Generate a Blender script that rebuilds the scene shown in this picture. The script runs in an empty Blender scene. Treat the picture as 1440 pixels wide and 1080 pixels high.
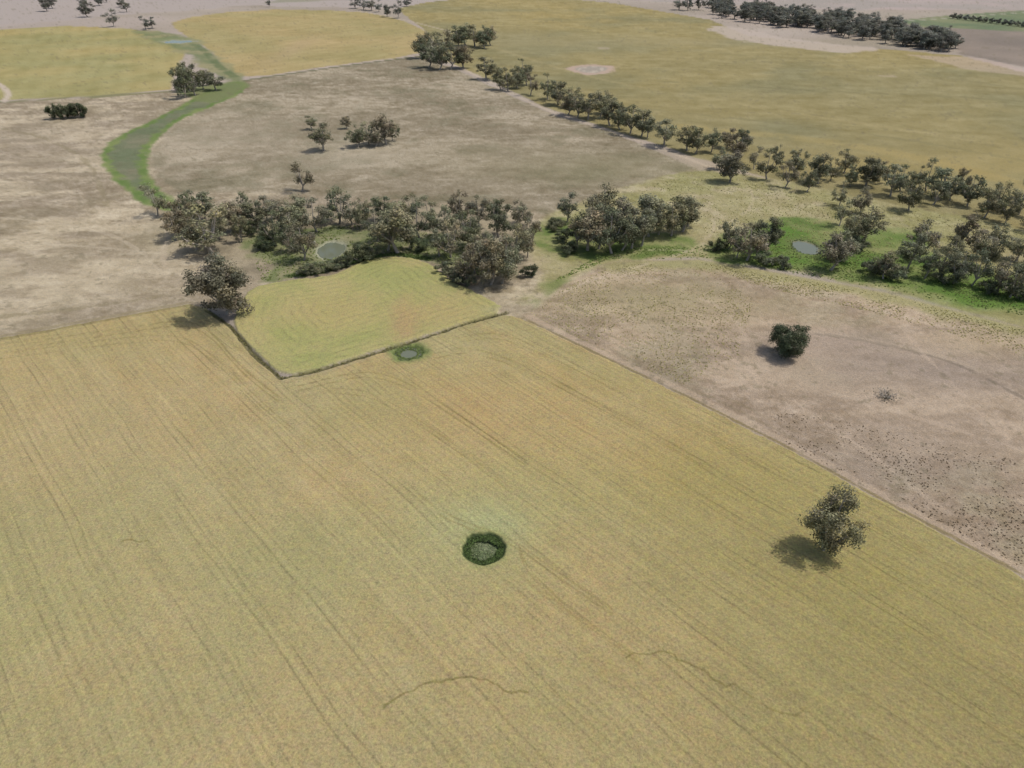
import bpy, math, random
import numpy as np
from mathutils import Vector
random.seed(7); rng=np.random.default_rng(7)
# ------------------------------------------------------------------ survey set-up
H=100.0; PITCH=math.radians(33.0); F=999.0
S_,C_=math.sin(PITCH),math.cos(PITCH)
def P(px,py):
    x=(px-720)/F; y=(540-py)/F
    dy=C_+y*S_; dz=y*C_-S_; t=H/-dz
    return (x*t,dy*t)
def depth(Y,z=0.0): return Y*C_+(H-z)*S_
def height_m(px,py,h):
    X,Y=P(px,py); v=(540-(py-h))/F
    return H-Y*(S_-v*C_)/(C_+v*S_)
def PL(pts): return np.array([P(*p) for p in pts])
K=0.78
def lin(c):
    c=np.asarray(c,float)/255.0
    return np.where(c<=0.04045,c/12.92,((c+0.055)/1.055)**2.4)
scene=bpy.context.scene
# ------------------------------------------------------------------ numpy noise
tab=rng.random((256,256)).astype(np.float32)
def vnoise(x,y):
    xi=np.floor(x).astype(np.int64); yi=np.floor(y).astype(np.int64)
    fx=(x-xi).astype(np.float32); fy=(y-yi).astype(np.float32)
    fx=fx*fx*(3-2*fx); fy=fy*fy*(3-2*fy)
    a=tab[xi&255,yi&255]; b=tab[(xi+1)&255,yi&255]; cc=tab[xi&255,(yi+1)&255]; d=tab[(xi+1)&255,(yi+1)&255]
    return (a+(b-a)*fx)*(1-fy)+(cc+(d-cc)*fx)*fy
def fbm(x,y,scale,octv=4,off=0.0,g=0.55):
    s=0;a=1;n=0
    x=x/scale+off*17.3; y=y/scale+off*9.7
    for i in range(octv):
        s=s+a*(vnoise(x,y)*2-1); n+=a; a*=g
        x,y=(x*1.6-y*1.2)+5.1,(x*1.2+y*1.6)+3.7
    return s/n*1.7
def sstep(a,b,x):
    t=np.clip((x-a)/(b-a),0,1); return t*t*(3-2*t)
# ------------------------------------------------------------------ ground grid
ys=np.arange(1260,-62,-1.5)
rr=np.array([P(720,y)[1] for y in ys])
rr=np.concatenate([[2.0,10,18,24,28,32],rr[rr>34]])
rr=np.concatenate([rr,np.geomspace(rr[-1]*1.06,32000,28)])
th=np.concatenate([np.linspace(-180,-64,24)[:-1],np.linspace(-64,-33,230)[:-1],np.linspace(-33,33,1080)[:-1],
                   np.linspace(33,64,230)[:-1],np.linspace(64,180,24)[:-1]])
tr=np.radians(th); NR=len(rr); NT=len(tr)
R,T=np.meshgrid(rr,tr,indexing='ij')
X=(R*np.sin(T)).ravel(); Y=(R*np.cos(T)).ravel(); N=len(X)
Z=np.zeros(N)
def chaikin(p,n,closed=True):
    p=np.asarray(p,float)
    for _ in range(n):
        if closed:
            q=np.roll(p,-1,0); a=p*.75+q*.25; b=p*.25+q*.75
            p=np.stack([a,b],1).reshape(-1,2)
        else:
            q=p[1:]; o=p[:-1]; a=o*.75+q*.25; b=o*.25+q*.75
            p=np.vstack([p[:1],np.stack([a,b],1).reshape(-1,2),p[-1:]])
    return p
def segdist(x,y,p,closed):
    d=np.full(len(x),1e9)
    m=len(p) if closed else len(p)-1
    for i in range(m):
        ax,ay=p[i]; bx,by=p[(i+1)%len(p)]
        vx,vy=bx-ax,by-ay; L=vx*vx+vy*vy+1e-9
        t=np.clip(((x-ax)*vx+(y-ay)*vy)/L,0,1)
        d=np.minimum(d,(x-ax-t*vx)**2+(y-ay-t*vy)**2)
    return np.sqrt(d)
def inside(x,y,p):
    r=np.zeros(len(x),bool)
    for i in range(len(p)):
        ax,ay=p[i]; bx,by=p[(i+1)%len(p)]
        if ay==by: continue
        cnd=((ay>y)!=(by>y))&(x<(bx-ax)*(y-ay)/(by-ay)+ax)
        r^=cnd
    return r
def sdf_poly(px,smooth=0,margin=30):
    p=PL(px)
    if smooth: p=chaikin(p,smooth)
    lo=p.min(0)-margin; hi=p.max(0)+margin
    idx=np.nonzero((X>lo[0])&(X<hi[0])&(Y>lo[1])&(Y<hi[1]))[0]
    out=np.full(N,-1e3); x=X[idx]; y=Y[idx]
    d=segdist(x,y,p,True); ins=inside(x,y,p)
    out[idx]=np.where(ins,d,-d); return out
def dist_line(px,smooth=0,margin=30):
    p=PL(px)
    if smooth: p=chaikin(p,smooth,False)
    lo=p.min(0)-margin; hi=p.max(0)+margin
    idx=np.nonzero((X>lo[0])&(X<hi[0])&(Y>lo[1])&(Y<hi[1]))[0]
    out=np.full(N,1e3); out[idx]=segdist(X[idx],Y[idx],p,False); return out
n2=fbm(X,Y,2.2,3,1); n6=fbm(X,Y,6,4,2); n20=fbm(X,Y,20,4,3); n60=fbm(X,Y,60,4,4); n200=fbm(X,Y,220,4,5)
n9=fbm(X,Y,9,4,6); nst=fbm(X*0.35,Y,7,4,7); n3=fbm(X*.6,Y,3.2,4,8,.7); n1=fbm(X,Y,1.1,3,10,.7)
col=np.zeros((N,3)); 
def mixc(a,b,t): 
    a=np.asarray(a,float); b=np.asarray(b,float); return a+(b-a)*np.clip(t,0,1)[:,None]
def paint(m,c): 
    global col
    c=np.asarray(c,float)
    col=col+(c-col)*np.clip(m,0,1)[:,None]
def amask(px,w=1.0,amp=0.0,noise=None,smooth=0):
    d=sdf_poly(px,smooth,margin=max(30,w*3+amp*3))
    if amp: d=d+amp*(n9 if noise is None else noise)
    return sstep(-w,w,d),d
def blob(px,py,rx,ry,c,st,nz=0.25):
    x0,y0=P(px,py); g=np.exp(-(((X-x0)/rx)**2+((Y-y0)/ry)**2)+nz*n20*1.0)
    paint(np.clip(g*st,0,st),c)
def line(px,w,c,st,smooth=2,brk=0.0,wob=0.0):
    d=dist_line(px,smooth)
    if wob: d=np.abs(d+wob*n6)
    m=(1-sstep(w*0.4,w,d))*st
    if brk: m=m*sstep(-brk,brk*0.6,n9+0.3)
    paint(m,c); return d
paint(np.ones(N),[174,159,140]); col=mixc(col,[152,141,119],0.5+0.6*n200); col+= (n60*7)[:,None]
m,_=amask([(-700,-45),(400,-38),(980,-20),(2100,-30),(2100,-55),(-700,-58)],60); paint(m*.7,[152,150,132])  # far ground greyed and lightened; distance haze is mixed into the field colours
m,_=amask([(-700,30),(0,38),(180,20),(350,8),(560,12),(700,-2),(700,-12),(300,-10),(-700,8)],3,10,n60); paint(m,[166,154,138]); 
m,_=amask([(370,5),(560,-4),(900,-14),(640,-18),(420,-6)],6,8,n60); paint(m*.8,[140,136,108])
# big olive field upper right
O=[(558,12),(600,3),(720,-8),(860,4),(1000,28),(1050,50),(1160,62),(1350,78),(1440,102),(2100,220),(2100,560),(1440,325),(1250,290),(1080,250),(960,215),(860,182),(760,148),(690,112),(625,85),(600,45)]
m,_=amask(O,1.5,1.5); 
c=mixc([140,130,87],[155,139,87],0.45+0.6*n200); c=mixc(c,[124,120,83],sstep(-0.2,0.9,n60)*0.55); c=c+(nst*7+n9*6+n3*5)[:,None]
paint(m,c); olive=m
for pts,cc,st,w in [([(870,112),(1000,118),(1150,128),(1300,134),(1440,142),(1700,160)],[118,111,74],.6,2.2),
                 ([(690,66),(830,110),(960,132),(1120,160),(1440,208)],[166,151,104],.35,4),
                 ([(1050,84),(1180,98),(1300,104),(1440,126)],[124,117,80],.5,3),
                 ([(960,178),(1150,196),(1300,222),(1440,262),(1700,330)],[164,144,86],.4,9),
                 ([(880,150),(1050,168),(1240,190),(1440,226)],[124,117,78],.5,2.5),
                 ([(760,30),(900,60),(1040,78),(1200,92)],[126,119,82],.4,3),
                 ([(600,12),(700,30),(850,45),(1000,62)],[160,149,102],.4,5)]:
    line(pts,w,cc,st*1.0,2,0.6,1.0)
blob(1300,232,120,28,[162,141,82],.4); blob(800,60,120,60,[152,143,102],.4); blob(1100,60,200,30,[148,138,102],.3)
m,_=amask([(990,36),(1050,40),(1110,55),(1180,62),(1250,70),(1210,76),(1100,66),(1010,52)],4,7,n20,2); paint(m*.85,[180,165,144])
m,_=amask([(1285,78),(1370,80),(1440,98),(1700,128),(1700,140),(1440,107),(1340,95)],3,6,n20); paint(m*.5,[185,163,142])
m,_=amask([(1260,28),(1440,20),(1900,5),(1900,120),(1440,94),(1350,76),(1345,66)],3,2); paint(m,mixc([126,115,99],[144,130,111],0.5+n60))
m,_=amask([(1262,29),(1330,22),(1480,12),(1900,-8),(1900,46),(1440,44),(1340,40),(1290,38)],3,2); paint(m,mixc([104,116,82],[128,130,92],0.5+n60))
line([(1262,30),(1330,26),(1440,17),(1700,4)],4,[170,160,138],.6)
m,_=amask([(780,-6),(1010,6),(1180,14),(1440,14),(1900,-8),(1900,-30),(1100,-24)],5,8,n60); paint(m*.8,mixc([174,158,144],[154,145,130],.5+n60))
# left + belt paddock
m,_=amask([(-900,150),(0,145),(130,137),(240,128),(350,112),(420,200),(480,262),(760,285),(900,262),(980,235),(1000,330),(760,450),(600,450),(270,432),(0,480),(-900,640)],1.5,0.8)
c=mixc([149,135,108],[183,168,135],sstep(-.55,.6,nst+n60*.4+n3*.35)); c=mixc(c,[125,113,86],sstep(.0,.8,n20+n3*.6)*.55); c=c+(n1*11+n3*14+n6*8)[:,None]
paint(m,c)
blob(90,390,60,26,[186,171,137],.4); blob(60,200,60,70,[164,150,125],.3); blob(250,330,14,20,[150,140,105],.4)
for q in [[(-100,300),(60,310),(170,330),(230,385)],[(-100,420),(80,400),(200,380),(232,345)],[(10,250),(90,262),(150,300)],[(0,340),(120,346),(220,356)]]: line(q,1.1,[194,180,149],.4,2,.5,.6)
for q in [[(-100,455),(60,440),(180,424),(262,410)],[(0,180),(70,195),(130,230),(150,290)]]: line(q,1.6,[128,117,84],.4,2,.4,.8)
# mid paddock
Mid=[(345,113),(460,96),(590,80),(640,97),(700,126),(780,162),(860,186),(975,236),(862,272),(770,300),(640,285),(470,275),(250,268),(214,240),(214,212),(250,172),(305,146)]
m,_=amask(Mid,1.2,1.2)
c=mixc([138,126,99],[162,149,120],sstep(-.6,.8,nst*.7+n60+n3*.3)); c=mixc(c,[114,107,79],sstep(.0,.8,n20+.2*n9+.5*n3)*.65); c=c+(n6*8+n3*13+n1*9)[:,None]
paint(m,c)
blob(320,190,45,60,[171,158,130],.45); blob(500,215,26,34,[172,161,133],.55); blob(830,235,50,30,[128,122,86],.45); blob(700,220,60,30,[137,126,96],.3)
line([(345,113),(460,96),(590,79)],3.0,[98,97,68],.85,0,0,0.4)
line([(130,138),(240,128),(20,143),(-400,152)],2.5,[112,111,70],.7,0)
# yellow crops upper left
m,dA=amask([(-900,45),(0,41),(90,36),(180,40),(232,50),(262,72),(246,100),(240,126),(130,135),(18,140),(-900,160)],2,1.0)
st=np.sin((X*0.80+Y*0.35)/6.0*2*math.pi*0.5+n60*1.2)
c=mixc([150,143,92],[167,150,95],.5+.7*n60); c=c+(st*2+n20*7+n3*4)[:,None]; paint(m,c)
m,_=amask([(238,28),(350,13),(500,15),(560,26),(606,46),(600,64),(584,78),(460,93),(345,111),(318,95),(292,66),(252,46)],2,1.5,smooth=1)
st=np.sin((X*0.55-Y*0.40)/6.0*2*math.pi*0.5+n60*1.5)
c=mixc([157,144,94],[170,150,100],.5+.7*n60); c=c+(st*2+n20*6+n3*4)[:,None]; paint(m,c)
blob(410,70,12,90,[170,146,110],.35)
m,_=amask([(-900,45),(0,41),(90,36),(180,40),(238,28),(225,22),(100,28),(0,34),(-900,30)],3,4,n20); paint(m*.7,[168,154,136])
line([(500,14),(570,28),(640,46)],2.5,[176,162,134],.7)
line([(-200,92),(-40,100),(0,118),(14,132),(6,142)],3,[190,174,151],.9)
m,_=amask([(180,42),(232,44),(285,58),(292,72),(320,92),(352,112),(330,118),(300,104),(262,76),(235,66),(200,52)],4,7,n20,1); paint(m*.9,mixc([112,119,78],[146,139,97],.4+n20))
line([(270,60),(292,74),(305,92),(330,108)],5,[94,105,66],.7,2,.8)
# creek strip
CS=[(278,135),(222,166),(168,190),(139,213),(148,240),(178,268),(202,287),(238,300),(268,293),(236,276),(214,256),(206,235),(210,208),(238,177),(290,152),(335,135),(352,118),(325,112)]
m,d=amask(CS,1.4,1.4,n6,2); paint(m,mixc([98,118,60],[124,134,78],.5+.9*n9))
paint(m*sstep(2.5,5.5,d+n6*1.2),mixc([124,121,92],[106,113,80],.5+n20)+(n3*6)[:,None])
m,_=amask([(240,126),(300,120),(345,112),(352,122),(300,148),(270,140)],2,3,n20,1); paint(m*.8,[114,122,74])
# woodland belt floor
m,_=amask([(236,285),(330,300),(500,285),(760,298),(765,392),(670,405),(600,366),(540,356),(440,382),(352,400),(260,352)],4,3,n20,1)
paint(m*.85,mixc([128,117,92],[160,147,116],.5+n9+n3*.4))
m,_=amask([(345,330),(420,318),(520,322),(620,330),(700,345),(690,392),(600,368),(540,356),(440,384),(370,398),(395,372),(345,352)],2.5,3.5,n9,1); paint(m*.7,mixc([98,112,62],[134,132,90],.5+n6))
line([(405,388),(450,382),(480,374),(515,362),(560,357),(600,364)],2.6,[76,92,48],.95,2,0,.5)
# right creek flats
CR=[(722,430),(770,392),(740,345),(770,300),(862,268),(975,236),(1080,250),(1250,285),(1440,320),(2000,470),(2000,620),(1440,460),(1250,410),(1100,380),(980,362),(860,368),(790,400)]
m,_=amask(CR,2,2.0,n9,1)
c=mixc([162,151,108],[148,142,93],.5+.9*n20); c=mixc(c,[180,166,132],sstep(.2,1,n9)*.6); c=c+(n6*9+n3*10+n1*8)[:,None]; paint(m,c)
for poly,st in [([(760,318),(800,308),(840,322),(985,330),(990,352),(900,364),(800,364),(762,348)],.85),
             ([(985,345),(1040,325),(1100,308),(1150,310),(1210,325),(1280,342),(1440,392),(1700,455),(1700,515),(1440,438),(1300,410),(1200,396),(1100,380),(1000,368)],.95),
             ([(1200,318),(1270,322),(1320,345),(1250,352)],.8),([(740,420),(790,385),(830,362),(800,402),(752,440)],.6)]:
    m,_=amask(poly,3,5,n9,1); paint(m*st,mixc([92,112,52],[136,138,84],.40+n6*.8+n3*.3))
for (a,b,rx,ry) in [(1105,330,8,10),(1120,365,12,7),(1215,372,11,8),(1240,330,10,7),(1060,345,10,7),(1330,400,18,6),(1400,420,18,6),(1290,368,10,6)]:
    blob(a,b,rx,ry,[88,118,46],.8,.8)
# lower right dry paddock
LR=[(728,442),(752,436),(790,402),(860,368),(980,364),(1100,384),(1250,412),(1440,462),(2000,600),(2300,1250),(1440,812),(1250,709),(1100,627),(960,556),(860,508)]
m,dLR=amask(LR,1.2,.6)
c=mixc([153,135,109],[179,159,128],sstep(-.6,.7,nst+.5*n60+n3*.3)); c=mixc(c,[137,127,95],sstep(.0,.9,n20+.5*n3)*.5); c=c+(n1*11+n3*12+n6*6)[:,None]
paint(m,c); LRm=m
blob(1280,520,42,15,[146,132,114],.7); blob(1180,480,26,8,[152,136,117],.55); blob(1230,650,26,10,[152,137,116],.5)
blob(1000,440,26,14,[179,157,126],.5); blob(900,420,40,16,[155,145,101],.45); blob(1390,480,22,9,[175,156,119],.5); blob(1120,530,18,10,[180,161,130],.5); blob(1330,600,22,12,[176,158,131],.4)
d=dist_line([(860,372),(980,368),(1100,388),(1250,416),(1440,466),(1900,580)],1)
paint((1-sstep(1,9,d+n9*3))*.65*LRm,[150,147,92])
line([(1090,466),(1180,472),(1270,490),(1350,512),(1440,560)],.9,[118,106,88],.6,2,.3,.6)
line([(1060,470),(1140,465),(1230,480),(1330,500),(1420,540)],1.6,[178,161,132],.4,2,.6,.6)
line([(1050,480),(1040,455),(1010,430),(985,420)],1.1,[186,166,136],.5,2)
wr=np.sin((X*.744+Y*.668)/2.6*2*math.pi+n20*1.5); paint(sstep(.3,1,wr)*sstep(-.3,.5,n9)*LRm*(1-sstep(60,130,dLR))*.25*sstep(40,-40,X-60),[120,117,76])
for q in [[(1130,500),(1200,560),(1330,600),(1460,640)],[(980,470),(1080,540),(1200,620),(1330,720)],[(1240,430),(1300,500),(1420,620)]]: line(q,.8,[190,170,141],.4,2,.4,.8)
# ------------------------------------------------------------------ main crop
MAIN=[(-900,640),(0,477),(150,450),(268,428),(292,436),(322,460),(352,498),(394,536),(450,524),(545,495),(600,477),(650,460),(708,444),(732,448),(860,510),(960,558),(1100,629),(1250,712),(1440,815),(2300,1270),(2300,1259),(1900,1259),(-1200,1259)]
mM,dM=amask(MAIN,.5,.35,n2)
mM=np.where((R.ravel()<70)&(dM<0),1.0,mM)
across=X*.744+Y*.668; along=X*.668-Y*.744
nel=fbm(across,along*.22,7,4,15); nel2=fbm(across,along*.12,2.2,3,16)
c=mixc([162,150,101],[173,153,103],.5+.8*n60+.3*nel); c=mixc(c,[150,143,92],sstep(-.1,.9,n20+.4*n60)*.5); c=mixc(c,[171,146,96],sstep(.0,.9,nel)*.45); c=c+(n3*4+n6*4+nel2*4)[:,None]
paint(mM,c)
def mblob(*a,**k):
    global col
    before=col.copy(); blob(*a,**k); col=before+(col-before)*mM[:,None]
mblob(700,690,26,18,[158,156,102],.6); mblob(640,760,14,12,[162,160,108],.6); mblob(560,560,14,16,[154,147,92],.5)
mblob(800,590,30,26,[175,149,96],.5); mblob(1000,650,26,20,[171,146,90],.45); mblob(640,590,20,20,[175,149,98],.45)
mblob(1350,1000,42,42,[142,130,80],.8); mblob(1200,800,30,18,[149,139,82],.65); mblob(1100,690,40,12,[153,141,84],.55)
mblob(150,600,50,40,[175,156,110],.6); mblob(120,470,40,10,[164,148,98],.5); mblob(350,1000,60,40,[164,154,106],.5); mblob(800,820,16,14,[168,146,97],.3)
mblob(680,740,9,6,[164,166,114],.7); mblob(1000,1060,40,20,[156,143,93],.4); mblob(60,800,30,30,[158,151,100],.5); mblob(500,800,30,14,[158,152,100],.45)
# curved headland wheel tracks (pairs)
def pair(q,off=(0,7),c_=(128,114,68),st=.5,w=.3):
    global col
    b0=col.copy()
    line(q,w,c_,st,2,.6,.15); line([(a+off[0],b+off[1]) for a,b in q],w,c_,st,2,.6,.15)
    col=b0+(col-b0)*mM[:,None]
pair([(420,545),(480,530),(520,524),(560,534),(600,556),(660,596),(740,650)])
pair([(470,548),(520,552),(570,580),(640,628),(720,690)],st=.4)
pair([(610,500),(650,490),(700,500),(780,536),(900,600),(1040,680)],st=.45)
pair([(640,478),(690,468),(740,482),(840,530),(960,592),(1100,668),(1300,776)],st=.4)
pair([(60,480),(160,466),(262,450),(300,470),(340,520),(392,560)],st=.45)
pair([(0,500),(150,480),(250,470),(300,500),(380,580),(470,650)],st=.35)
pair([(590,700),(630,728),(720,760),(760,790),(860,860)],st=.3)
pair([(730,770),(740,800),(790,850),(900,930)],st=.3)
def jag(p,amp,n=3):
    p=[np.array(q,float) for q in p]
    for _ in range(n):
        o=[p[0]]
        for a_,b_ in zip(p[:-1],p[1:]):
            d_=b_-a_; o+= [(a_+b_)/2+np.array([-d_[1],d_[0]])*rng.normal()*.09+rng.normal(size=2)*amp*.3,b_]
        p=o
    return [tuple(q) for q in p]
for pts in [[(540,998),(552,988),(590,967),(630,958),(655,955),(680,958),(700,966),(742,976)],
            [(880,928),(925,919),(952,931),(985,943),(1020,968),(1060,985),(1100,1006),(1118,1010),(1150,992),(1165,990)],
            [(1170,1002),(1190,1012),(1210,1030),(1240,1046)],[(170,764),(185,761),(210,763)]]:
    line(jag(pts,1.0,2),.22,[116,106,60],.65,0,.6,.1)
LOBE=[(325,458),(338,430),(352,406),(400,395),(462,390),(490,378),(520,364),(560,361),(600,368),(635,397),(680,417),(714,438),(650,456),(600,472),(545,489),(450,519),(398,530),(362,498)]
mL,dL=amask(LOBE,.5,.35,n2,1)
c=mixc([154,153,92],[168,157,102],.5+.8*n20+.4*n6); paint(mL,c)
cb=col.copy(); blob(570,458,4.2,9,[170,138,98],.7,.8); blob(568,425,2.6,12,[168,142,98],.5,.8); blob(610,440,14,10,[168,150,96],.5); blob(470,440,14,14,[169,152,96],.5)
col=cb+(col-cb)*mL[:,None]
Z+=0.5*np.maximum(mM,mL)
Z+=np.maximum(mM,mL)*n2*0.05
D1=[(292,438),(324,460),(356,499),(395,533),(450,521),(545,492),(600,475),(650,458),(712,440)]
dd=line(D1,1.0,[98,94,58],.85,0,.0,.35)
Z-=0.35*(1-sstep(.3,1.0,dd))
line([(a+4,b+5) for a,b in D1[:6]],.5,[150,140,110],.35,0,.4)
line([(-600,583),(0,479),(150,452),(268,430)],1.0,[116,106,68],.5,0,0,.3)
line([(-600,577),(0,473),(150,446),(268,425)],1.2,[142,129,92],.5,0,0,.3)
FL=[(735,447),(860,507),(960,554),(1100,624),(1250,707),(1440,809),(2000,1105)]
line([(a+9,b-1) for a,b in FL],1.6,[180,160,130],.6,0,0,.3)
line([(a+1,b+1) for a,b in FL],.6,[122,109,70],.7,0,.5,.3)
line([(a+22,b-4) for a,b in FL],.6,[140,123,97],.5,0,.8,.4)
for pts,w,st in [([(735,436),(790,410),(850,388),(920,368),(975,352),(1000,332),(1005,312)],1.1,.5),
     ([(640,92),(690,116),(760,152),(840,178),(920,206),(975,226),(1010,240)],2.1,.55),
     ([(975,352),(985,362),(960,350),(900,352)],1.2,.4),
     ([(1010,240),(1050,258),(1062,280),(1050,300),(1000,325),(985,350)],1.1,.35),
     ([(235,385),(228,360),(238,330),(228,312)],1.2,.4),([(550,360),(600,330),(640,300)],1.5,.4)]:
    line(pts,w,[190,173,143],st,2,.6,.5)
blob(715,437,7,3,[170,156,125],.6)
paint(sstep(.7,1.0,n2+.4*n6)*.35*(1-np.maximum(mM,mL)),[112,103,77])
# ------------------------------------------------------------------ hollows
def hollow(px,py,r,ry=None,k=.03):
    x0,y0=P(px,py); ry=ry or r
    q=np.sqrt(((X-x0)/r)**2+((Y-y0)/ry)**2)+k*n2
    return q,x0,y0
q,px0,py0=hollow(680,773,4.3,4.1,.05)
PIT=(px0,py0)
Z=np.where(q<1.08,-0.6+1.1*sstep(.74,1.08,q),Z)
paint((1-sstep(1.0,1.5,q+n2*.1))*.5,[140,142,86])
paint(1-sstep(.93,1.06,q+.05*n1),[66,78,44]); paint((1-sstep(.3,.85,q+n2*.25))*.9,mixc([128,132,98],[90,102,64],.5+n2))
ponds=[]
def pond(px,py,rx,ry,ring,ringc,shorec,depth_=.6,irr=.08,wet=1.0):
    global Z
    q,x0,y0=hollow(px,py,rx,ry)
    q=q+irr*n6+irr*.6*n2
    paint((1-sstep(ring*.8,ring*1.35,q))*.9,ringc); paint((1-sstep(.95,1.2,q)),shorec)
    Z=Z*(1-(1-sstep(1.0,1.3,q)))-depth_*(1-sstep(.7,1.3,q))
    ponds.append((x0,y0,rx*wet,ry*wet,-depth_*.62))
pond(575,497,3.9,3.6,1.4,[118,128,74],[96,108,60],.45,.2,.8)
pond(466,350,4.8,8,1.25,[144,143,108],[156,155,126],.8,.2)
pond(1134,347,4.8,7,1.45,[102,116,60],[136,132,106],.8,.15)
pond(252,58,15,12,1.25,[136,138,98],[150,146,118],.8,.15)
blob(236,55,10,10,[128,134,90],.6)
q,x0,y0=hollow(830,97,21,22); q=q+.22*n20+.1*n9
paint((1-sstep(.9,1.15,q))*.9,[180,157,135]); paint((1-sstep(.6,.8,q))*.9,[152,144,124]); paint(sstep(.35,.5,q)*(1-sstep(.5,.6,q))*.7,[188,175,150])
q,x0,y0=hollow(848,68,7,10); paint((1-sstep(.7,1.1,q+.3*n9))*.45,[176,160,136])
q,x0,y0=hollow(1248,107,8,5); paint((1-sstep(.7,1.1,q+.3*n9))*.45,[182,164,140])
far=sstep(1500,6000,R.ravel()); Z+=far*(fbm(X,Y,2500,3,9)*25)
# ------------------------------------------------------------------ mesh
me=bpy.data.meshes.new("ground")
co=np.stack([X,Y,Z],1).astype(np.float32)
ii=np.arange(NR-1)[:,None]; jj=np.arange(NT)[None,:]; jn=(jj+1)%NT
quads=np.stack([ii*NT+jj,ii*NT+jn+0*jj,(ii+1)*NT+jn,(ii+1)*NT+jj],-1).reshape(-1,4)
quads=quads[:,::-1]
nf=len(quads)
me.vertices.add(N+1); me.vertices.foreach_set("co",np.vstack([co,[[0,0,.5]]]).astype(np.float32).ravel())
capq=np.stack([np.full(NT,N),np.arange(NT),(np.arange(NT)+1)%NT],1)[:,::-1]
me.loops.add(nf*4+NT*3); me.loops.foreach_set("vertex_index",np.concatenate([quads.ravel(),capq.ravel()]).astype(np.int32))
me.polygons.add(nf+NT)
me.polygons.foreach_set("loop_start",np.concatenate([np.arange(nf)*4,nf*4+np.arange(NT)*3]).astype(np.int32))
me.polygons.foreach_set("use_smooth",np.ones(nf+NT,bool))
me.update(calc_edges=True)
def cattr(me,name,arr):
    a=me.attributes.new(name,'FLOAT_COLOR','POINT'); 
    a.data.foreach_set("color",arr.astype(np.float32).ravel())
col=np.clip(col,20,250)
alb=lin(col)*K*np.array([.965,.975,1.07])
alb=np.vstack([alb,alb[:1]])
cattr(me,"albedo",np.hstack([alb,np.ones((N+1,1))]))
ringd=np.where(mL>.5,dL,np.minimum(dist_line(D1,0),dM))
ringd=np.clip(ringd,0,60)
ringfade=np.where(mL>.5,1.0,np.clip(1-ringd/18.0,0,1))*np.maximum(mM,mL)
def ext(a): return np.append(a,a[0])
cattr(me,"zones",np.stack([ext(mM),ext(mL),ext(ringd/60.0),ext(ringfade)],1))
ground=bpy.data.objects.new("ground",me); scene.collection.objects.link(ground)
# ------------------------------------------------------------------ ground material
def newmat(n):
    m=bpy.data.materials.new(n); m.use_nodes=True; m.node_tree.nodes.clear(); return m,m.node_tree.nodes,m.node_tree.links
m,nd,lk=newmat("ground_soil_and_crop")
def node(t,**k):
    n=nd.new(t)
    for a,b in k.items(): setattr(n,a,b)
    return n
def mth(op,a,b=None,c=None,clamp=False):
    n=node("ShaderNodeMath",operation=op,use_clamp=clamp)
    for i,v in enumerate((a,b,c)):
        if v is None: continue
        if isinstance(v,(int,float)): n.inputs[i].default_value=v
        else: lk.new(v,n.inputs[i])
    return n.outputs[0]
geo=node("ShaderNodeNewGeometry"); pos=geo.outputs["Position"]
at=node("ShaderNodeAttribute",attribute_name="albedo"); az=node("ShaderNodeAttribute",attribute_name="zones")
sz=node("ShaderNodeSeparateColor"); lk.new(az.outputs["Color"],sz.inputs[0])
main,lobe,ring=sz.outputs[0],sz.outputs[1],sz.outputs[2]; fade=az.outputs["Alpha"]
def noise(vec,scale,detail=3,rough=.6):
    n=node("ShaderNodeTexNoise"); n.inputs["Scale"].default_value=scale; n.inputs["Detail"].default_value=detail; n.inputs["Roughness"].default_value=rough
    lk.new(vec,n.inputs["Vector"]); return n.outputs["Fac"]
def dot(v,d):
    n=node("ShaderNodeVectorMath",operation='DOT_PRODUCT'); lk.new(v,n.inputs[0]); n.inputs[1].default_value=d; return n.outputs["Value"]
al=dot(pos,(.668,-.744,0)); ac=dot(pos,(.744,.668,0))
wn=noise(pos,.02,2)
acw=mth('ADD',ac,mth('MULTIPLY',mth('SUBTRACT',wn,.5),4.0))
cx=node("ShaderNodeCombineXYZ"); lk.new(mth('MULTIPLY',acw,1.1),cx.inputs[0]); lk.new(mth('MULTIPLY',al,.022),cx.inputs[1])
stripe=noise(cx.outputs[0],1.0,2,.6)
t=mth('ABSOLUTE',mth('SUBTRACT',mth('MODULO',mth('ADD',acw,1000.0),9.0),4.5))
tw=mth('ABSOLUTE',mth('SUBTRACT',t,.95))
trk=mth('SUBTRACT',1.0,mth('DIVIDE',tw,.28),clamp=True)
brk=mth('ADD',.25,mth('MULTIPLY',mth('SUBTRACT',noise(pos,.05,5,.65),.42),3.5),clamp=True)
trk=mth('MULTIPLY',mth('MULTIPLY',trk,brk),main)
rows=mth('MULTIPLY',mth('SINE',mth('MULTIPLY',acw,2*math.pi/1.5)),mth('MULTIPLY',main,mth('MULTIPLY',mth('SUBTRACT',noise(pos,.09,3),.35),2.5,clamp=True)))
rd=mth('MULTIPLY',ring,60.0); rdw=mth('ADD',rd,mth('MULTIPLY',noise(pos,.15,3),1.9))
rs=mth('POWER',mth('ABSOLUTE',mth('SINE',mth('MULTIPLY',rdw,math.pi/2.9))),.35)
rs=mth('SUBTRACT',.85,rs)
rs=mth('MULTIPLY',mth('MULTIPLY',rs,fade),mth('MULTIPLY',mth('SUBTRACT',noise(pos,.16,4,.65),.40),3.6,clamp=True))
g1=noise(pos,2.4,4,.75); g2=noise(pos,.9,3,.65); g3=noise(pos,9.0,2,.6)
crop=mth('MAXIMUM',main,lobe)
f=mth('ADD',1.0,mth('MULTIPLY',mth('SUBTRACT',g1,.5),1.45))
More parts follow.
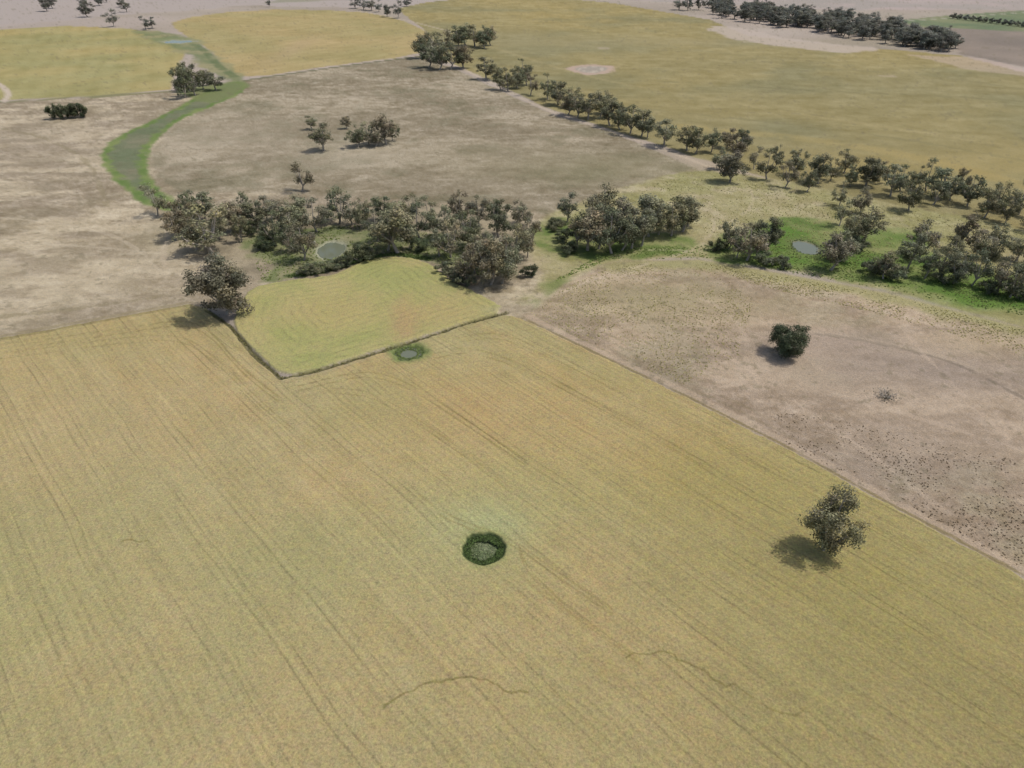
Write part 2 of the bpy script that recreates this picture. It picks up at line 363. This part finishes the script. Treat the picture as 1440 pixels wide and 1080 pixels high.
f=mth('ADD',f,mth('MULTIPLY',mth('SUBTRACT',g2,.5),.5))
f=mth('ADD',f,mth('MULTIPLY',mth('SUBTRACT',g3,.5),.4))
f=mth('ADD',f,mth('MULTIPLY',mth('MULTIPLY',mth('SUBTRACT',stripe,.5),.34),main))
f=mth('ADD',f,mth('MULTIPLY',rows,.07))
f=mth('SUBTRACT',f,mth('MULTIPLY',trk,.25))
f=mth('SUBTRACT',f,mth('MULTIPLY',rs,.42))
mul=node("ShaderNodeVectorMath",operation='SCALE'); lk.new(at.outputs["Color"],mul.inputs[0]); lk.new(f,mul.inputs["Scale"])
hs=node("ShaderNodeHueSaturation"); lk.new(mul.outputs[0],hs.inputs["Color"])
lk.new(mth('ADD',.5,mth('MULTIPLY',mth('MULTIPLY',mth('SUBTRACT',noise(pos,1.3,4,.7),.5),.10),crop)),hs.inputs["Hue"])
lk.new(mth('ADD',1.0,mth('MULTIPLY',mth('SUBTRACT',g2,.5),.3)),hs.inputs["Saturation"])
bs=node("ShaderNodeBsdfPrincipled"); bs.inputs["Roughness"].default_value=.95; bs.inputs["Specular IOR Level"].default_value=.1
lk.new(hs.outputs[0],bs.inputs["Base Color"])
hgt=mth('ADD',mth('MULTIPLY',g1,.36),mth('ADD',mth('MULTIPLY',g3,.10),mth('MULTIPLY',mth('MULTIPLY',stripe,.12),main)))
hgt=mth('SUBTRACT',hgt,mth('MULTIPLY',trk,.10)); hgt=mth('SUBTRACT',hgt,mth('MULTIPLY',rs,.10))
bp=node("ShaderNodeBump"); bp.inputs["Strength"].default_value=.6; bp.inputs["Distance"].default_value=1.0; lk.new(hgt,bp.inputs["Height"]); lk.new(bp.outputs[0],bs.inputs["Normal"])
out=node("ShaderNodeOutputMaterial"); lk.new(bs.outputs[0],out.inputs[0])
me.materials.append(m)
# ------------------------------------------------------------------ foliage materials
def leafmat(name,use_obj=True):
    global nd,lk
    m,nd,lk=newmat(name)
    at=node("ShaderNodeAttribute",attribute_name="tint")
    if use_obj:
        oi=node("ShaderNodeObjectInfo"); mx=node("ShaderNodeVectorMath",operation='MULTIPLY'); lk.new(at.outputs["Color"],mx.inputs[0]); lk.new(oi.outputs["Color"],mx.inputs[1]); c=mx.outputs[0]
    else: c=at.outputs["Color"]
    d=node("ShaderNodeBsdfPrincipled"); d.inputs["Roughness"].default_value=.6; d.inputs["Specular IOR Level"].default_value=.2; lk.new(c,d.inputs["Base Color"])
    tl=node("ShaderNodeBsdfTranslucent"); lk.new(c,tl.inputs[0])
    mxs=node("ShaderNodeMixShader"); mxs.inputs[0].default_value=.3; lk.new(d.outputs[0],mxs.inputs[1]); lk.new(tl.outputs[0],mxs.inputs[2])
    o=node("ShaderNodeOutputMaterial"); lk.new(mxs.outputs[0],o.inputs[0]); return m
LEAF=leafmat("eucalypt_leaves"); TUFT=leafmat("grass_blades",False)
BARK,nd,lk=newmat("gum_bark")
tc=node("ShaderNodeTexCoord"); nb=noise(tc.outputs["Object"],1.5,4); cr=node("ShaderNodeValToRGB"); cr.color_ramp.elements[0].color=(.16,.135,.11,1); cr.color_ramp.elements[1].color=(.45,.40,.33,1); lk.new(nb,cr.inputs[0])
b=node("ShaderNodeBsdfPrincipled"); b.inputs["Roughness"].default_value=.9; lk.new(cr.outputs[0],b.inputs["Base Color"]); o=node("ShaderNodeOutputMaterial"); lk.new(b.outputs[0],o.inputs[0])
# ------------------------------------------------------------------ mesh builders
def unit(v): return v/(np.linalg.norm(v,axis=-1,keepdims=True)+1e-9)
def leaf_quads(g,centers,nrm,size,asp=1.9):
    n=len(centers)
    r=g.normal(size=(n,3)); t=unit(np.cross(nrm,r)); b=np.cross(nrm,t)
    s=(size*g.uniform(.6,1.35,n))[:,None]
    a=t*s*.5*asp**.5; b=b*s*.5/asp**.5
    return np.stack([centers-a-b*.6,centers-a*.1-b*1.2,centers+a+b*.2,centers+a*.05+b*1.2],1).reshape(-1,3)
def tube(p0,p1,r0,r1,n=6):
    p0=np.array(p0);p1=np.array(p1); d=unit(p1-p0); u=unit(np.cross(d,[.3,.9,.1])); w=np.cross(d,u)
    a=np.arange(n)*2*math.pi/n
    c=(np.cos(a)[:,None]*u+np.sin(a)[:,None]*w)
    v=np.vstack([p0+c*r0,p1+c*r1]); f=[(i,(i+1)%n,n+(i+1)%n,n+i) for i in range(n)]
    return v,f
def build(name,tubes,quadv,tint,mats):
    vs=[];fs=[];k=0
    for v,f in tubes:
        vs.append(v); fs+= [tuple(i+k for i in q) for q in f]; k+=len(v)
    nb=len(fs); nv=k
    nq=len(quadv)//4
    allv=np.vstack(vs+[quadv]) if vs else quadv
    me=bpy.data.meshes.new(name)
    me.vertices.add(len(allv)); me.vertices.foreach_set("co",allv.astype(np.float32).ravel())
    li=np.array(fs,dtype=np.int32).ravel() if fs else np.zeros(0,np.int32)
    li=np.concatenate([li,nv+np.arange(nq*4,dtype=np.int32)])
    me.loops.add(len(li)); me.loops.foreach_set("vertex_index",li.astype(np.int32))
    me.polygons.add(nb+nq); me.polygons.foreach_set("loop_start",(np.arange(nb+nq)*4).astype(np.int32))
    me.polygons.foreach_set("material_index",np.concatenate([np.zeros(nb,np.int32),np.full(nq,1 if len(mats)>1 else 0,np.int32)]))
    me.update(calc_edges=True)
    tt=np.ones((len(allv),4)); tt[nv:,:3]=np.repeat(tint,4,axis=0); cattr(me,"tint",tt)
    for q in mats: me.materials.append(q)
    return me
def tree_mesh(seed,nmain=5,sub=5,per=90,leaf=.34,width=5.0,low=.16,Ht=13.0,dense=1.0,trunk=.36,rmin=.6,rmax=1.35):
    g=np.random.default_rng(seed); tubes=[]; clumps=[]
    base=np.array([0,0,-.3]); fk=np.array([g.normal()*.4,g.normal()*.4,Ht*low]); tubes.append(tube(base,fk,trunk,trunk*.72,8))
    off=g.uniform(0,6.28); lead=g.integers(nmain)
    for i in range(nmain):
        a=off+i*6.283/nmain+g.normal()*.4; fr=g.uniform(.35,.9) if i!=lead else .2; reach=width*fr
        top=Ht*(.95-.5*fr*fr)*g.uniform(.72,1.05) if i!=lead else Ht*.92
        e=np.array([math.cos(a)*reach,math.sin(a)*reach,top]); mid=fk+(e-fk)*.5+np.array([math.cos(a),math.sin(a),-.3])*reach*.12
        tubes.append(tube(fk,mid,trunk*.6,trunk*.4)); tubes.append(tube(mid,e,trunk*.4,trunk*.12))
        clumps.append((e,g.uniform(rmax*.7,rmax)))
        for k in range(sub):
            t=g.uniform(.2,1.0); st=fk+(e-fk)*t; b=a+g.normal()*1.2; L=width*g.uniform(.2,.5)
            en=st+np.array([math.cos(b)*L,math.sin(b)*L,g.uniform(-.10,.16)*Ht])
            en[2]=min(max(en[2],Ht*.17),Ht*.95); rad=math.hypot(en[0],en[1])
            lim=width*(1.0-.5*max(0,en[2]/Ht-.55)/.45)
            if rad>lim: en[:2]*=lim/rad
            tubes.append(tube(st,en,trunk*.24,trunk*.06,5)); clumps.append((en,g.uniform(rmin,rmax)))
            m2=(st+en)/2+g.normal(size=3)*.6; clumps.append((m2,g.uniform(rmin*.7,rmax*.65)))
    C=[];Nn=[];T=[]
    for c,r in clumps:
        n=int(per*r*r*.75*dense)+6
        d=unit(g.normal(size=(n,3))); rr_=r*(.3+1.0*g.random(n)**.8)[:,None]
        p=c+d*rr_*np.array([1.0,1.0,.85]); C.append(p)
        Nn.append(unit(d+g.normal(size=(n,3))*.7+np.array([.1,0,.45])))
        br=g.uniform(.72,1.3); hue=np.array([1+g.normal()*.05,1,1+g.normal()*.07])
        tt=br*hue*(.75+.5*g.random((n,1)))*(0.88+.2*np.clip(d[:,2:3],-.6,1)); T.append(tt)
    C=np.vstack(C);Nn=np.vstack(Nn);T=np.vstack(T); T=np.clip(T,.2,2)
    C[:,2]=np.maximum(C[:,2],.3)
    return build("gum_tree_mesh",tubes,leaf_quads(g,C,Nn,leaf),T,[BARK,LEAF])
GUM=[tree_mesh(100+i,nmain=5+i%3,sub=4+i%3,width=[5.0,4.2,5.6,4.8,3.9,5.8,5.0,4.4,5.2,4.1,5.4,4.6][i],low=[.16,.22,.14,.18,.26,.16,.14,.2,.15,.24,.2,.12][i],dense=[1,.8,1.05,.85,.85,.95,.75,1.05,.85,.95,.75,.95][i]) for i in range(12)]
NEAR=tree_mesh(301,nmain=5,sub=8,per=210,leaf=.23,width=3.8,low=.08,Ht=13,rmin=.6,rmax=1.25)
NEAR2=tree_mesh(302,nmain=8,sub=8,per=130,leaf=.28,width=7.2,low=.06,Ht=12,dense=1.2,rmax=1.8,rmin=.8)
BIG=tree_mesh(305,nmain=7,sub=8,per=120,leaf=.32,width=6.2,low=.08,Ht=13,rmax=1.5,rmin=.7)
SHRUB=[tree_mesh(400+i,nmain=6,sub=3,per=100,leaf=.42,width=6.0,low=.04,Ht=8,trunk=.2,dense=1.1,rmax=1.7) for i in range(4)]
WD={}; 
for g_ in GUM+[NEAR,NEAR2,BIG]+SHRUB:
    cc=np.zeros(len(g_.vertices)*3,np.float32); g_.vertices.foreach_get("co",cc); cc=cc.reshape(-1,3)
    WD[g_.name]=(np.percentile(np.hypot(cc[:,0],cc[:,1]),95)*2,np.percentile(cc[:,2],99.7))
def addtree(x,y,hm,wm,mesh,color,name,parent=None):
    o=bpy.data.objects.new(name,mesh); w0,h0=WD[mesh.name]
    sw=wm/w0; o.scale=(sw*random.uniform(.92,1.08),sw*random.uniform(.92,1.08),hm/h0); o.location=(x,y,0); o.rotation_euler=(0,0,random.uniform(0,6.28))
    o.color=(*color,1); scene.collection.objects.link(o)
    if parent: o.parent=parent
    return o
def tcol(kind="g"):
    base={"g":(.215,.212,.125),"b":(.240,.215,.138),"d":(.155,.164,.094),"y":(.27,.245,.128),"k":(.095,.110,.056),"far":(.180,.184,.145)}[kind]  # "far" is paler and greyer: distance haze put into the leaf colour
    k=random.uniform(.78,1.25); h=random.uniform(-.05,.05)
    return (base[0]*k*(1+h),base[1]*k,base[2]*k*(1-h))
def T(px,py,h=None,w=None,kind=None,mesh=None,name="gum_tree"):
    x,y=P(px,py)
    hm=random.uniform(9.8,14.2) if h is None else height_m(px,py,h)
    wm=(w/F*depth(y)) if w else hm*random.uniform(.62,.95)
    if mesh is None: mesh=random.choice(GUM)
    return addtree(x,y,hm,wm,mesh,tcol(kind or random.choice("ggbd")),name)
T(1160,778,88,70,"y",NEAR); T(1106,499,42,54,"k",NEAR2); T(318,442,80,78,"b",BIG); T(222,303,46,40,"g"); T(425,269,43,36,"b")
for a in [(455,212,40,36),(439,182,20,17),(488,181,18,15),(503,207,30,30),(519,203,32,30),(528,206,24,28),(543,203,44,36),(552,198,30,22)]: T(*a)
for a in [(260,138,44,36,"d"),(275,134,36,32,"d"),(268,128,40,34,"d"),(287,126,26,22),(304,127,26,26),(292,120,22,20)]: T(*a)
for i in range(4): T(78+i*12,167-i*.6,21,22,"k",SHRUB[i%4],"shrub")
for a in [(66,16,20,16),(74,12,18,15),(124,24,24,20),(118,14,18,14),(140,8,16,14),(150,3,14,12),(160,38,26,22),(178,17,18,14),(172,10,14,12),(205,42,20,16),(214,40,16,14),(379,10,14,8),
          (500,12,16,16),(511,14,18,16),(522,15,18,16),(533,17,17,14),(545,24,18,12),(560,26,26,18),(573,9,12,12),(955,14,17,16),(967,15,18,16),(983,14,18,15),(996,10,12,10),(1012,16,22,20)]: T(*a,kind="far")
for a in [(592,82,34,30),(603,95,38,32),(618,98,40,34),(634,98,40,34),(652,96,32,28),(612,74,30,26),(628,72,32,28),(645,68,32,28),(655,64,32,28),(668,66,32,28),(682,68,32,26),(690,64,28,22),(598,70,26,22),
          (684,112,32,28),(704,126,32,26),(714,128,32,28),(728,124,30,26),(736,112,30,28),(746,134,34,24),(741,120,28,24),(770,140,38,32),(784,148,34,30),(798,162,34,28),(812,165,36,32),(827,168,38,32),(843,166,38,32),(858,177,38,32),(872,182,38,32),(886,188,40,32),(902,192,38,28),(910,194,32,22),(934,206,40,32),(806,152,30,26),(850,160,32,28),(966,212,36,32)]: T(*a)
B=[(978,216),(1000,214),(1022,208),(1044,212),(1012,238),(1026,256),(1036,226),(1060,238),(1078,252),(1090,236),(1104,264),(1118,246),(1134,270),(1150,258),(1168,254),(1186,244),(1196,262),(1218,262),(1232,256),
   (1252,276),(1266,268),(1286,264),(1278,296),(1302,268),(1318,278),(1336,282),(1348,270),(1360,290),(1312,288),(1384,306),(1400,296),(1414,314),(1432,302),(1448,325),(1465,318),(1490,330),(1520,340),(1180,290),(1210,300),
   (1196,345),(1214,338),(1180,318),(1168,380),(1180,368),(1242,392),(1276,378),(1292,362),(1300,392),(1322,388),(1336,372),(1350,352),(1366,402),(1384,380),(1402,412),(1420,418),(1437,404),(1340,398),(1396,350),(1428,368),(1372,362),(1455,420),(1480,400),(1500,430),(1530,425),(1560,450),(1460,370),
   (1024,350),(1036,362),(1050,366),(1064,362),(1076,352)]
for a in B: T(*a)
for a in [(798,312,42),(812,348,52),(826,352,58),(842,350,60),(848,318,58),(860,356,60),(874,352,56),(888,350,56),(902,346,56),(912,332,58),(926,330,52),(944,332,54),(960,326,50),(834,330,54),(872,330,50),(968,318,42)]: T(*a)
for a in [(250,338),(262,330),(276,352),(298,356,66,68),(310,336),(288,312),(270,314),(332,326),(346,312),(340,340),(362,322),(376,314),(388,346),(398,330),(412,334),(428,366),(446,326),(408,354),(420,318),(462,312),(478,314),(496,316),(512,322),(532,340),(546,352),(560,356,72,66),(576,350),(556,326),(590,334),(604,318),(618,360),(634,362),(626,334),(646,314),(668,384),(660,348),(690,400,68,66),(706,398,66,62),(682,374),(716,388),(736,350),(748,340),(726,368),(702,334),(674,318),(655,398),(742,362),(580,318),(540,312),(730,318)]:
    T(*a,kind=random.choice("gbbgd"))
for a in [(432,386,16,30),(452,383,14,30),(470,378,12,26),(486,374,16,28),(505,368,22,34),(522,364,18,28),(350,330,18,30),(375,350,18,30),(640,396,18,34),(626,385,16,26),(655,402,18,30),(745,388,16,28),(780,322,16,28),(790,338,16,26),
          (800,355,16,30),(1075,372,18,34),(1100,376,16,30),(1176,365,24,30),(1230,385,20,34),(1256,392,20,34),(1205,352,18,28),(1010,352,16,28),(1090,335,14,22),(1325,398,18,34),(1430,420,18,34),(1390,412,18,34),(1296,335,16,28),(590,352,18,28)]:
    T(a[0],a[1],a[2],a[3],random.choice(["k","d"]),random.choice(SHRUB),"shrub")
wp=bpy.data.objects.new("distant_woodland",None); scene.collection.objects.link(wp)
cl=[(1008,22),(1060,34),(1110,40),(1160,46),(1220,56),(1280,66),(1335,72)]
for i in range(190):
    t=random.random()*(len(cl)-1); k=int(t); f_=t-k
    bx=cl[k][0]+(cl[min(k+1,6)][0]-cl[k][0])*f_; by=cl[k][1]+(cl[min(k+1,6)][1]-cl[k][1])*f_
    by-=random.uniform(-2,19)*(1 if k<5 else .6); x,y=P(bx+random.uniform(-10,10),by)
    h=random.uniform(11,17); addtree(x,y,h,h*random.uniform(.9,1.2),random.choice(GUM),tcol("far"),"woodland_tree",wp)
hp=bpy.data.objects.new("distant_shelter_belt",None); scene.collection.objects.link(hp)
for i in range(16):
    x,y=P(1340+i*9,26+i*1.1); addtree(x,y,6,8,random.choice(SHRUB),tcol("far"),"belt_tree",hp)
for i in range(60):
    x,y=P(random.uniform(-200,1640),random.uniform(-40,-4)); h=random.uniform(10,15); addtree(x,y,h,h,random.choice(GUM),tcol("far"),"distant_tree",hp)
def dead():
    g=np.random.default_rng(5); tb=[]
    for i in range(16):
        a=g.uniform(0,6.28); L=g.uniform(1.2,2.6); e=np.array([math.cos(a)*L,math.sin(a)*L,g.uniform(.5,1.8)]); tb.append(tube((0,0,0),e,.09,.05,5))
        for k in range(4):
            s=e*g.uniform(.5,1); tb.append(tube(s,s+g.normal(size=3)*.6+[0,0,.2],.05,.025,4))
    C=g.normal(size=(160,3))*[1.5,1.5,.4]+[0,0,.7]; 
    m=build("dead_bush",tb,leaf_quads(g,C,unit(g.normal(size=(160,3))),.28),np.full((160,3),.9),[BARK,LEAF]); o=bpy.data.objects.new("dead_bush",m); o.color=(.2,.18,.12,1)
    x,y=P(1246,560); o.location=(x,y,0); scene.collection.objects.link(o)
dead()
# ------------------------------------------------------------------ tuft masses
def tufts(name,pts,size,colr,nq=12,z=0.0,leaf=.22,var=.3,keep=False):
    g=rng; pts=np.asarray(pts)
    if not keep:
        for (x0,y0,rx,ry,_z) in ponds:
            pts=pts[((pts[:,0]-x0)/(rx*1.15))**2+((pts[:,1]-y0)/(ry*1.15))**2>1]
    n=len(pts)
    sz_=size*g.uniform(.45,1.35,n)
    d=unit(g.normal(size=(n,nq,3))); d[...,2]=np.abs(d[...,2])
    p=np.concatenate([pts,np.full((n,1),z)],1)[:,None,:]+d*sz_[:,None,None]*np.array([.6,.6,.5])*g.uniform(.4,1,(n,nq,1))
    nr=unit(d+g.normal(size=(n,nq,3))*.4+[0,0,.6])
    tint=np.asarray(lin(colr))*K*1.35; T_=(tint*(1+var*g.normal(size=(n,1,1))*.8)*(1+.2*g.normal(size=(n,nq,1)))); T_=np.clip(T_,.01,.6)
    m=build(name,[],leaf_quads(g,p.reshape(-1,3),nr.reshape(-1,3),leaf,2.4),T_.reshape(-1,3),[TUFT])
    o=bpy.data.objects.new(name,m); scene.collection.objects.link(o)
def scat(poly,n,clump=None,thr=-.1):
    p=PL(poly); lo=p.min(0);hi=p.max(0); out=[]
    while sum(map(len,out))<n:
        q=rng.uniform(lo,hi,(n*3,2)); q=q[inside(q[:,0],q[:,1],p)]
        if clump: q=q[fbm(q[:,0],q[:,1],clump,3,12)+rng.normal(size=len(q))*.6>thr]
        out.append(q)
    return np.vstack(out)[:n]
def alongl(px,n,spread):
    p=PL(px); L=np.linalg.norm(np.diff(p,axis=0),axis=1); cs=np.append(0,np.cumsum(L)); t=rng.random(n)*cs[-1]
    return np.stack([np.interp(t,cs,p[:,0]),np.interp(t,cs,p[:,1])],1)+rng.normal(size=(n,2))*spread
tufts("grass_tussocks",scat([(1060,585),(1130,580),(1440,650),(1640,710),(1640,900),(1440,800),(1250,698),(1110,625)],1700,9,.1),.27,[104,90,70],9,leaf=.17)
tufts("weeds",scat([(745,440),(800,400),(870,372),(990,372),(1060,420),(1040,500),(960,540),(860,500)],3200,11,.0),.32,[158,150,96],9,leaf=.2)
tufts("weeds",scat([(980,368),(1250,415),(1440,465),(1600,505),(1600,540),(1440,500),(1250,445),(1060,400)],2200,10,.05),.34,[158,150,96],9,leaf=.22)
tufts("creek_grass",scat([(770,400),(860,350),(990,345),(1200,345),(1440,420),(1600,460),(1600,500),(1440,445),(1250,408),(1000,364),(860,364)],3200,12,.0),.5,[120,134,72],10,leaf=.32)
tufts("creek_grass",scat([(870,275),(980,240),(1440,325),(1440,400),(1200,345),(1000,335),(980,320)],2400,12,.0),.42,[152,148,96],9,leaf=.28)
tufts("creek_grass",scat([(345,330),(520,315),(700,345),(690,392),(600,366),(540,356),(440,384),(370,398)],1800,8,.0),.5,[116,126,70],10,leaf=.34)
tufts("ditch_grass",alongl(D1,700,.4),.32,[106,102,62],8,0.0,.2)
tufts("ditch_grass",alongl([(405,388),(450,382),(480,374),(515,362),(560,357),(600,364)],700,.9),.8,[84,100,52],14,0.0,.34)
a=rng.uniform(0,6.283,1900); r=4.3*np.sqrt(rng.uniform(.4,1.1,1900))*(1+.05*np.sin(a*3+1)+.04*np.sin(a*7))
tufts("reeds",np.stack([PIT[0]+np.cos(a)*r,PIT[1]+np.sin(a)*r*.95],1),.5,[68,84,42],12,-.2,.22,.45)
a=rng.uniform(0,6.283,450); r=4.35*np.sqrt(rng.uniform(0,.5,450))
tufts("reeds",np.stack([PIT[0]+np.cos(a)*r,PIT[1]+np.sin(a)*r],1),.25,[118,128,92],9,-.6,.16)
for (px,py,rx,ry,c_,q0) in [(575,497,3.9,3.6,[106,120,66],.6),(1134,347,5.0,7.5,[98,112,56],.9)]:
    x0,y0=P(px,py); a=rng.uniform(0,6.283,480); q=rng.uniform(q0,1.3,480)
    tufts("reeds",np.stack([x0+np.cos(a)*rx*q,y0+np.sin(a)*ry*q],1),.34,c_,10,-.22,.2,keep=True)
# ------------------------------------------------------------------ water
WM,nd,lk=newmat("pond_water")
b=node("ShaderNodeBsdfPrincipled"); b.inputs["Base Color"].default_value=(.12,.13,.085,1); b.inputs["Roughness"].default_value=.1; b.inputs["IOR"].default_value=1.33
tc=node("ShaderNodeNewGeometry"); nz=noise(tc.outputs["Position"],2.0,3); bpn=node("ShaderNodeBump"); bpn.inputs["Strength"].default_value=.08; lk.new(nz,bpn.inputs["Height"]); lk.new(bpn.outputs[0],b.inputs["Normal"])
o=node("ShaderNodeOutputMaterial"); lk.new(b.outputs[0],o.inputs[0])
for (x0,y0,rx,ry,z) in ponds:
    n=48; vs=[(x0,y0,z)]+[(x0+math.cos(2*math.pi*i/n)*rx*1.25,y0+math.sin(2*math.pi*i/n)*ry*1.25,z) for i in range(n)]
    w=bpy.data.meshes.new("pond_water"); w.from_pydata(vs,[],[(0,1+i,1+(i+1)%n) for i in range(n)]); w.materials.append(WM)
    scene.collection.objects.link(bpy.data.objects.new("pond_water",w))
# ------------------------------------------------------------------ light
SE=math.radians(62); SA=math.radians(4)
sv=Vector((math.cos(SE)*math.cos(SA),math.cos(SE)*math.sin(SA),math.sin(SE)))
L=bpy.data.lights.new("sun",'SUN'); L.energy=3.2; L.angle=math.radians(.5); L.color=(1,.97,.93)
lo=bpy.data.objects.new("sun",L); lo.rotation_euler=sv.to_track_quat('Z','Y').to_euler(); lo.location=(0,0,300); scene.collection.objects.link(lo)
w=bpy.data.worlds.new("World"); scene.world=w; w.use_nodes=True; n=w.node_tree.nodes; n.clear()
sk=n.new("ShaderNodeTexSky"); sk.sky_type='NISHITA'; sk.sun_disc=False; sk.sun_elevation=SE; sk.sun_rotation=math.pi/2-SA; sk.dust_density=3.0
bg=n.new("ShaderNodeBackground"); bg.inputs[1].default_value=.15; ow=n.new("ShaderNodeOutputWorld")
w.node_tree.links.new(sk.outputs[0],bg.inputs[0]); w.node_tree.links.new(bg.outputs[0],ow.inputs[0])
# ------------------------------------------------------------------ camera
cam=bpy.data.cameras.new("camera"); cam.sensor_width=36; cam.lens=36*F/1440; cam.clip_start=.5; cam.clip_end=60000
co_=bpy.data.objects.new("camera",cam); co_.location=(0,0,H); co_.rotation_euler=(math.pi/2-PITCH,0,0); scene.collection.objects.link(co_); scene.camera=co_
scene.view_settings.view_transform='Standard'; scene.view_settings.look='None'; scene.view_settings.exposure=0
print("VERTS",N)
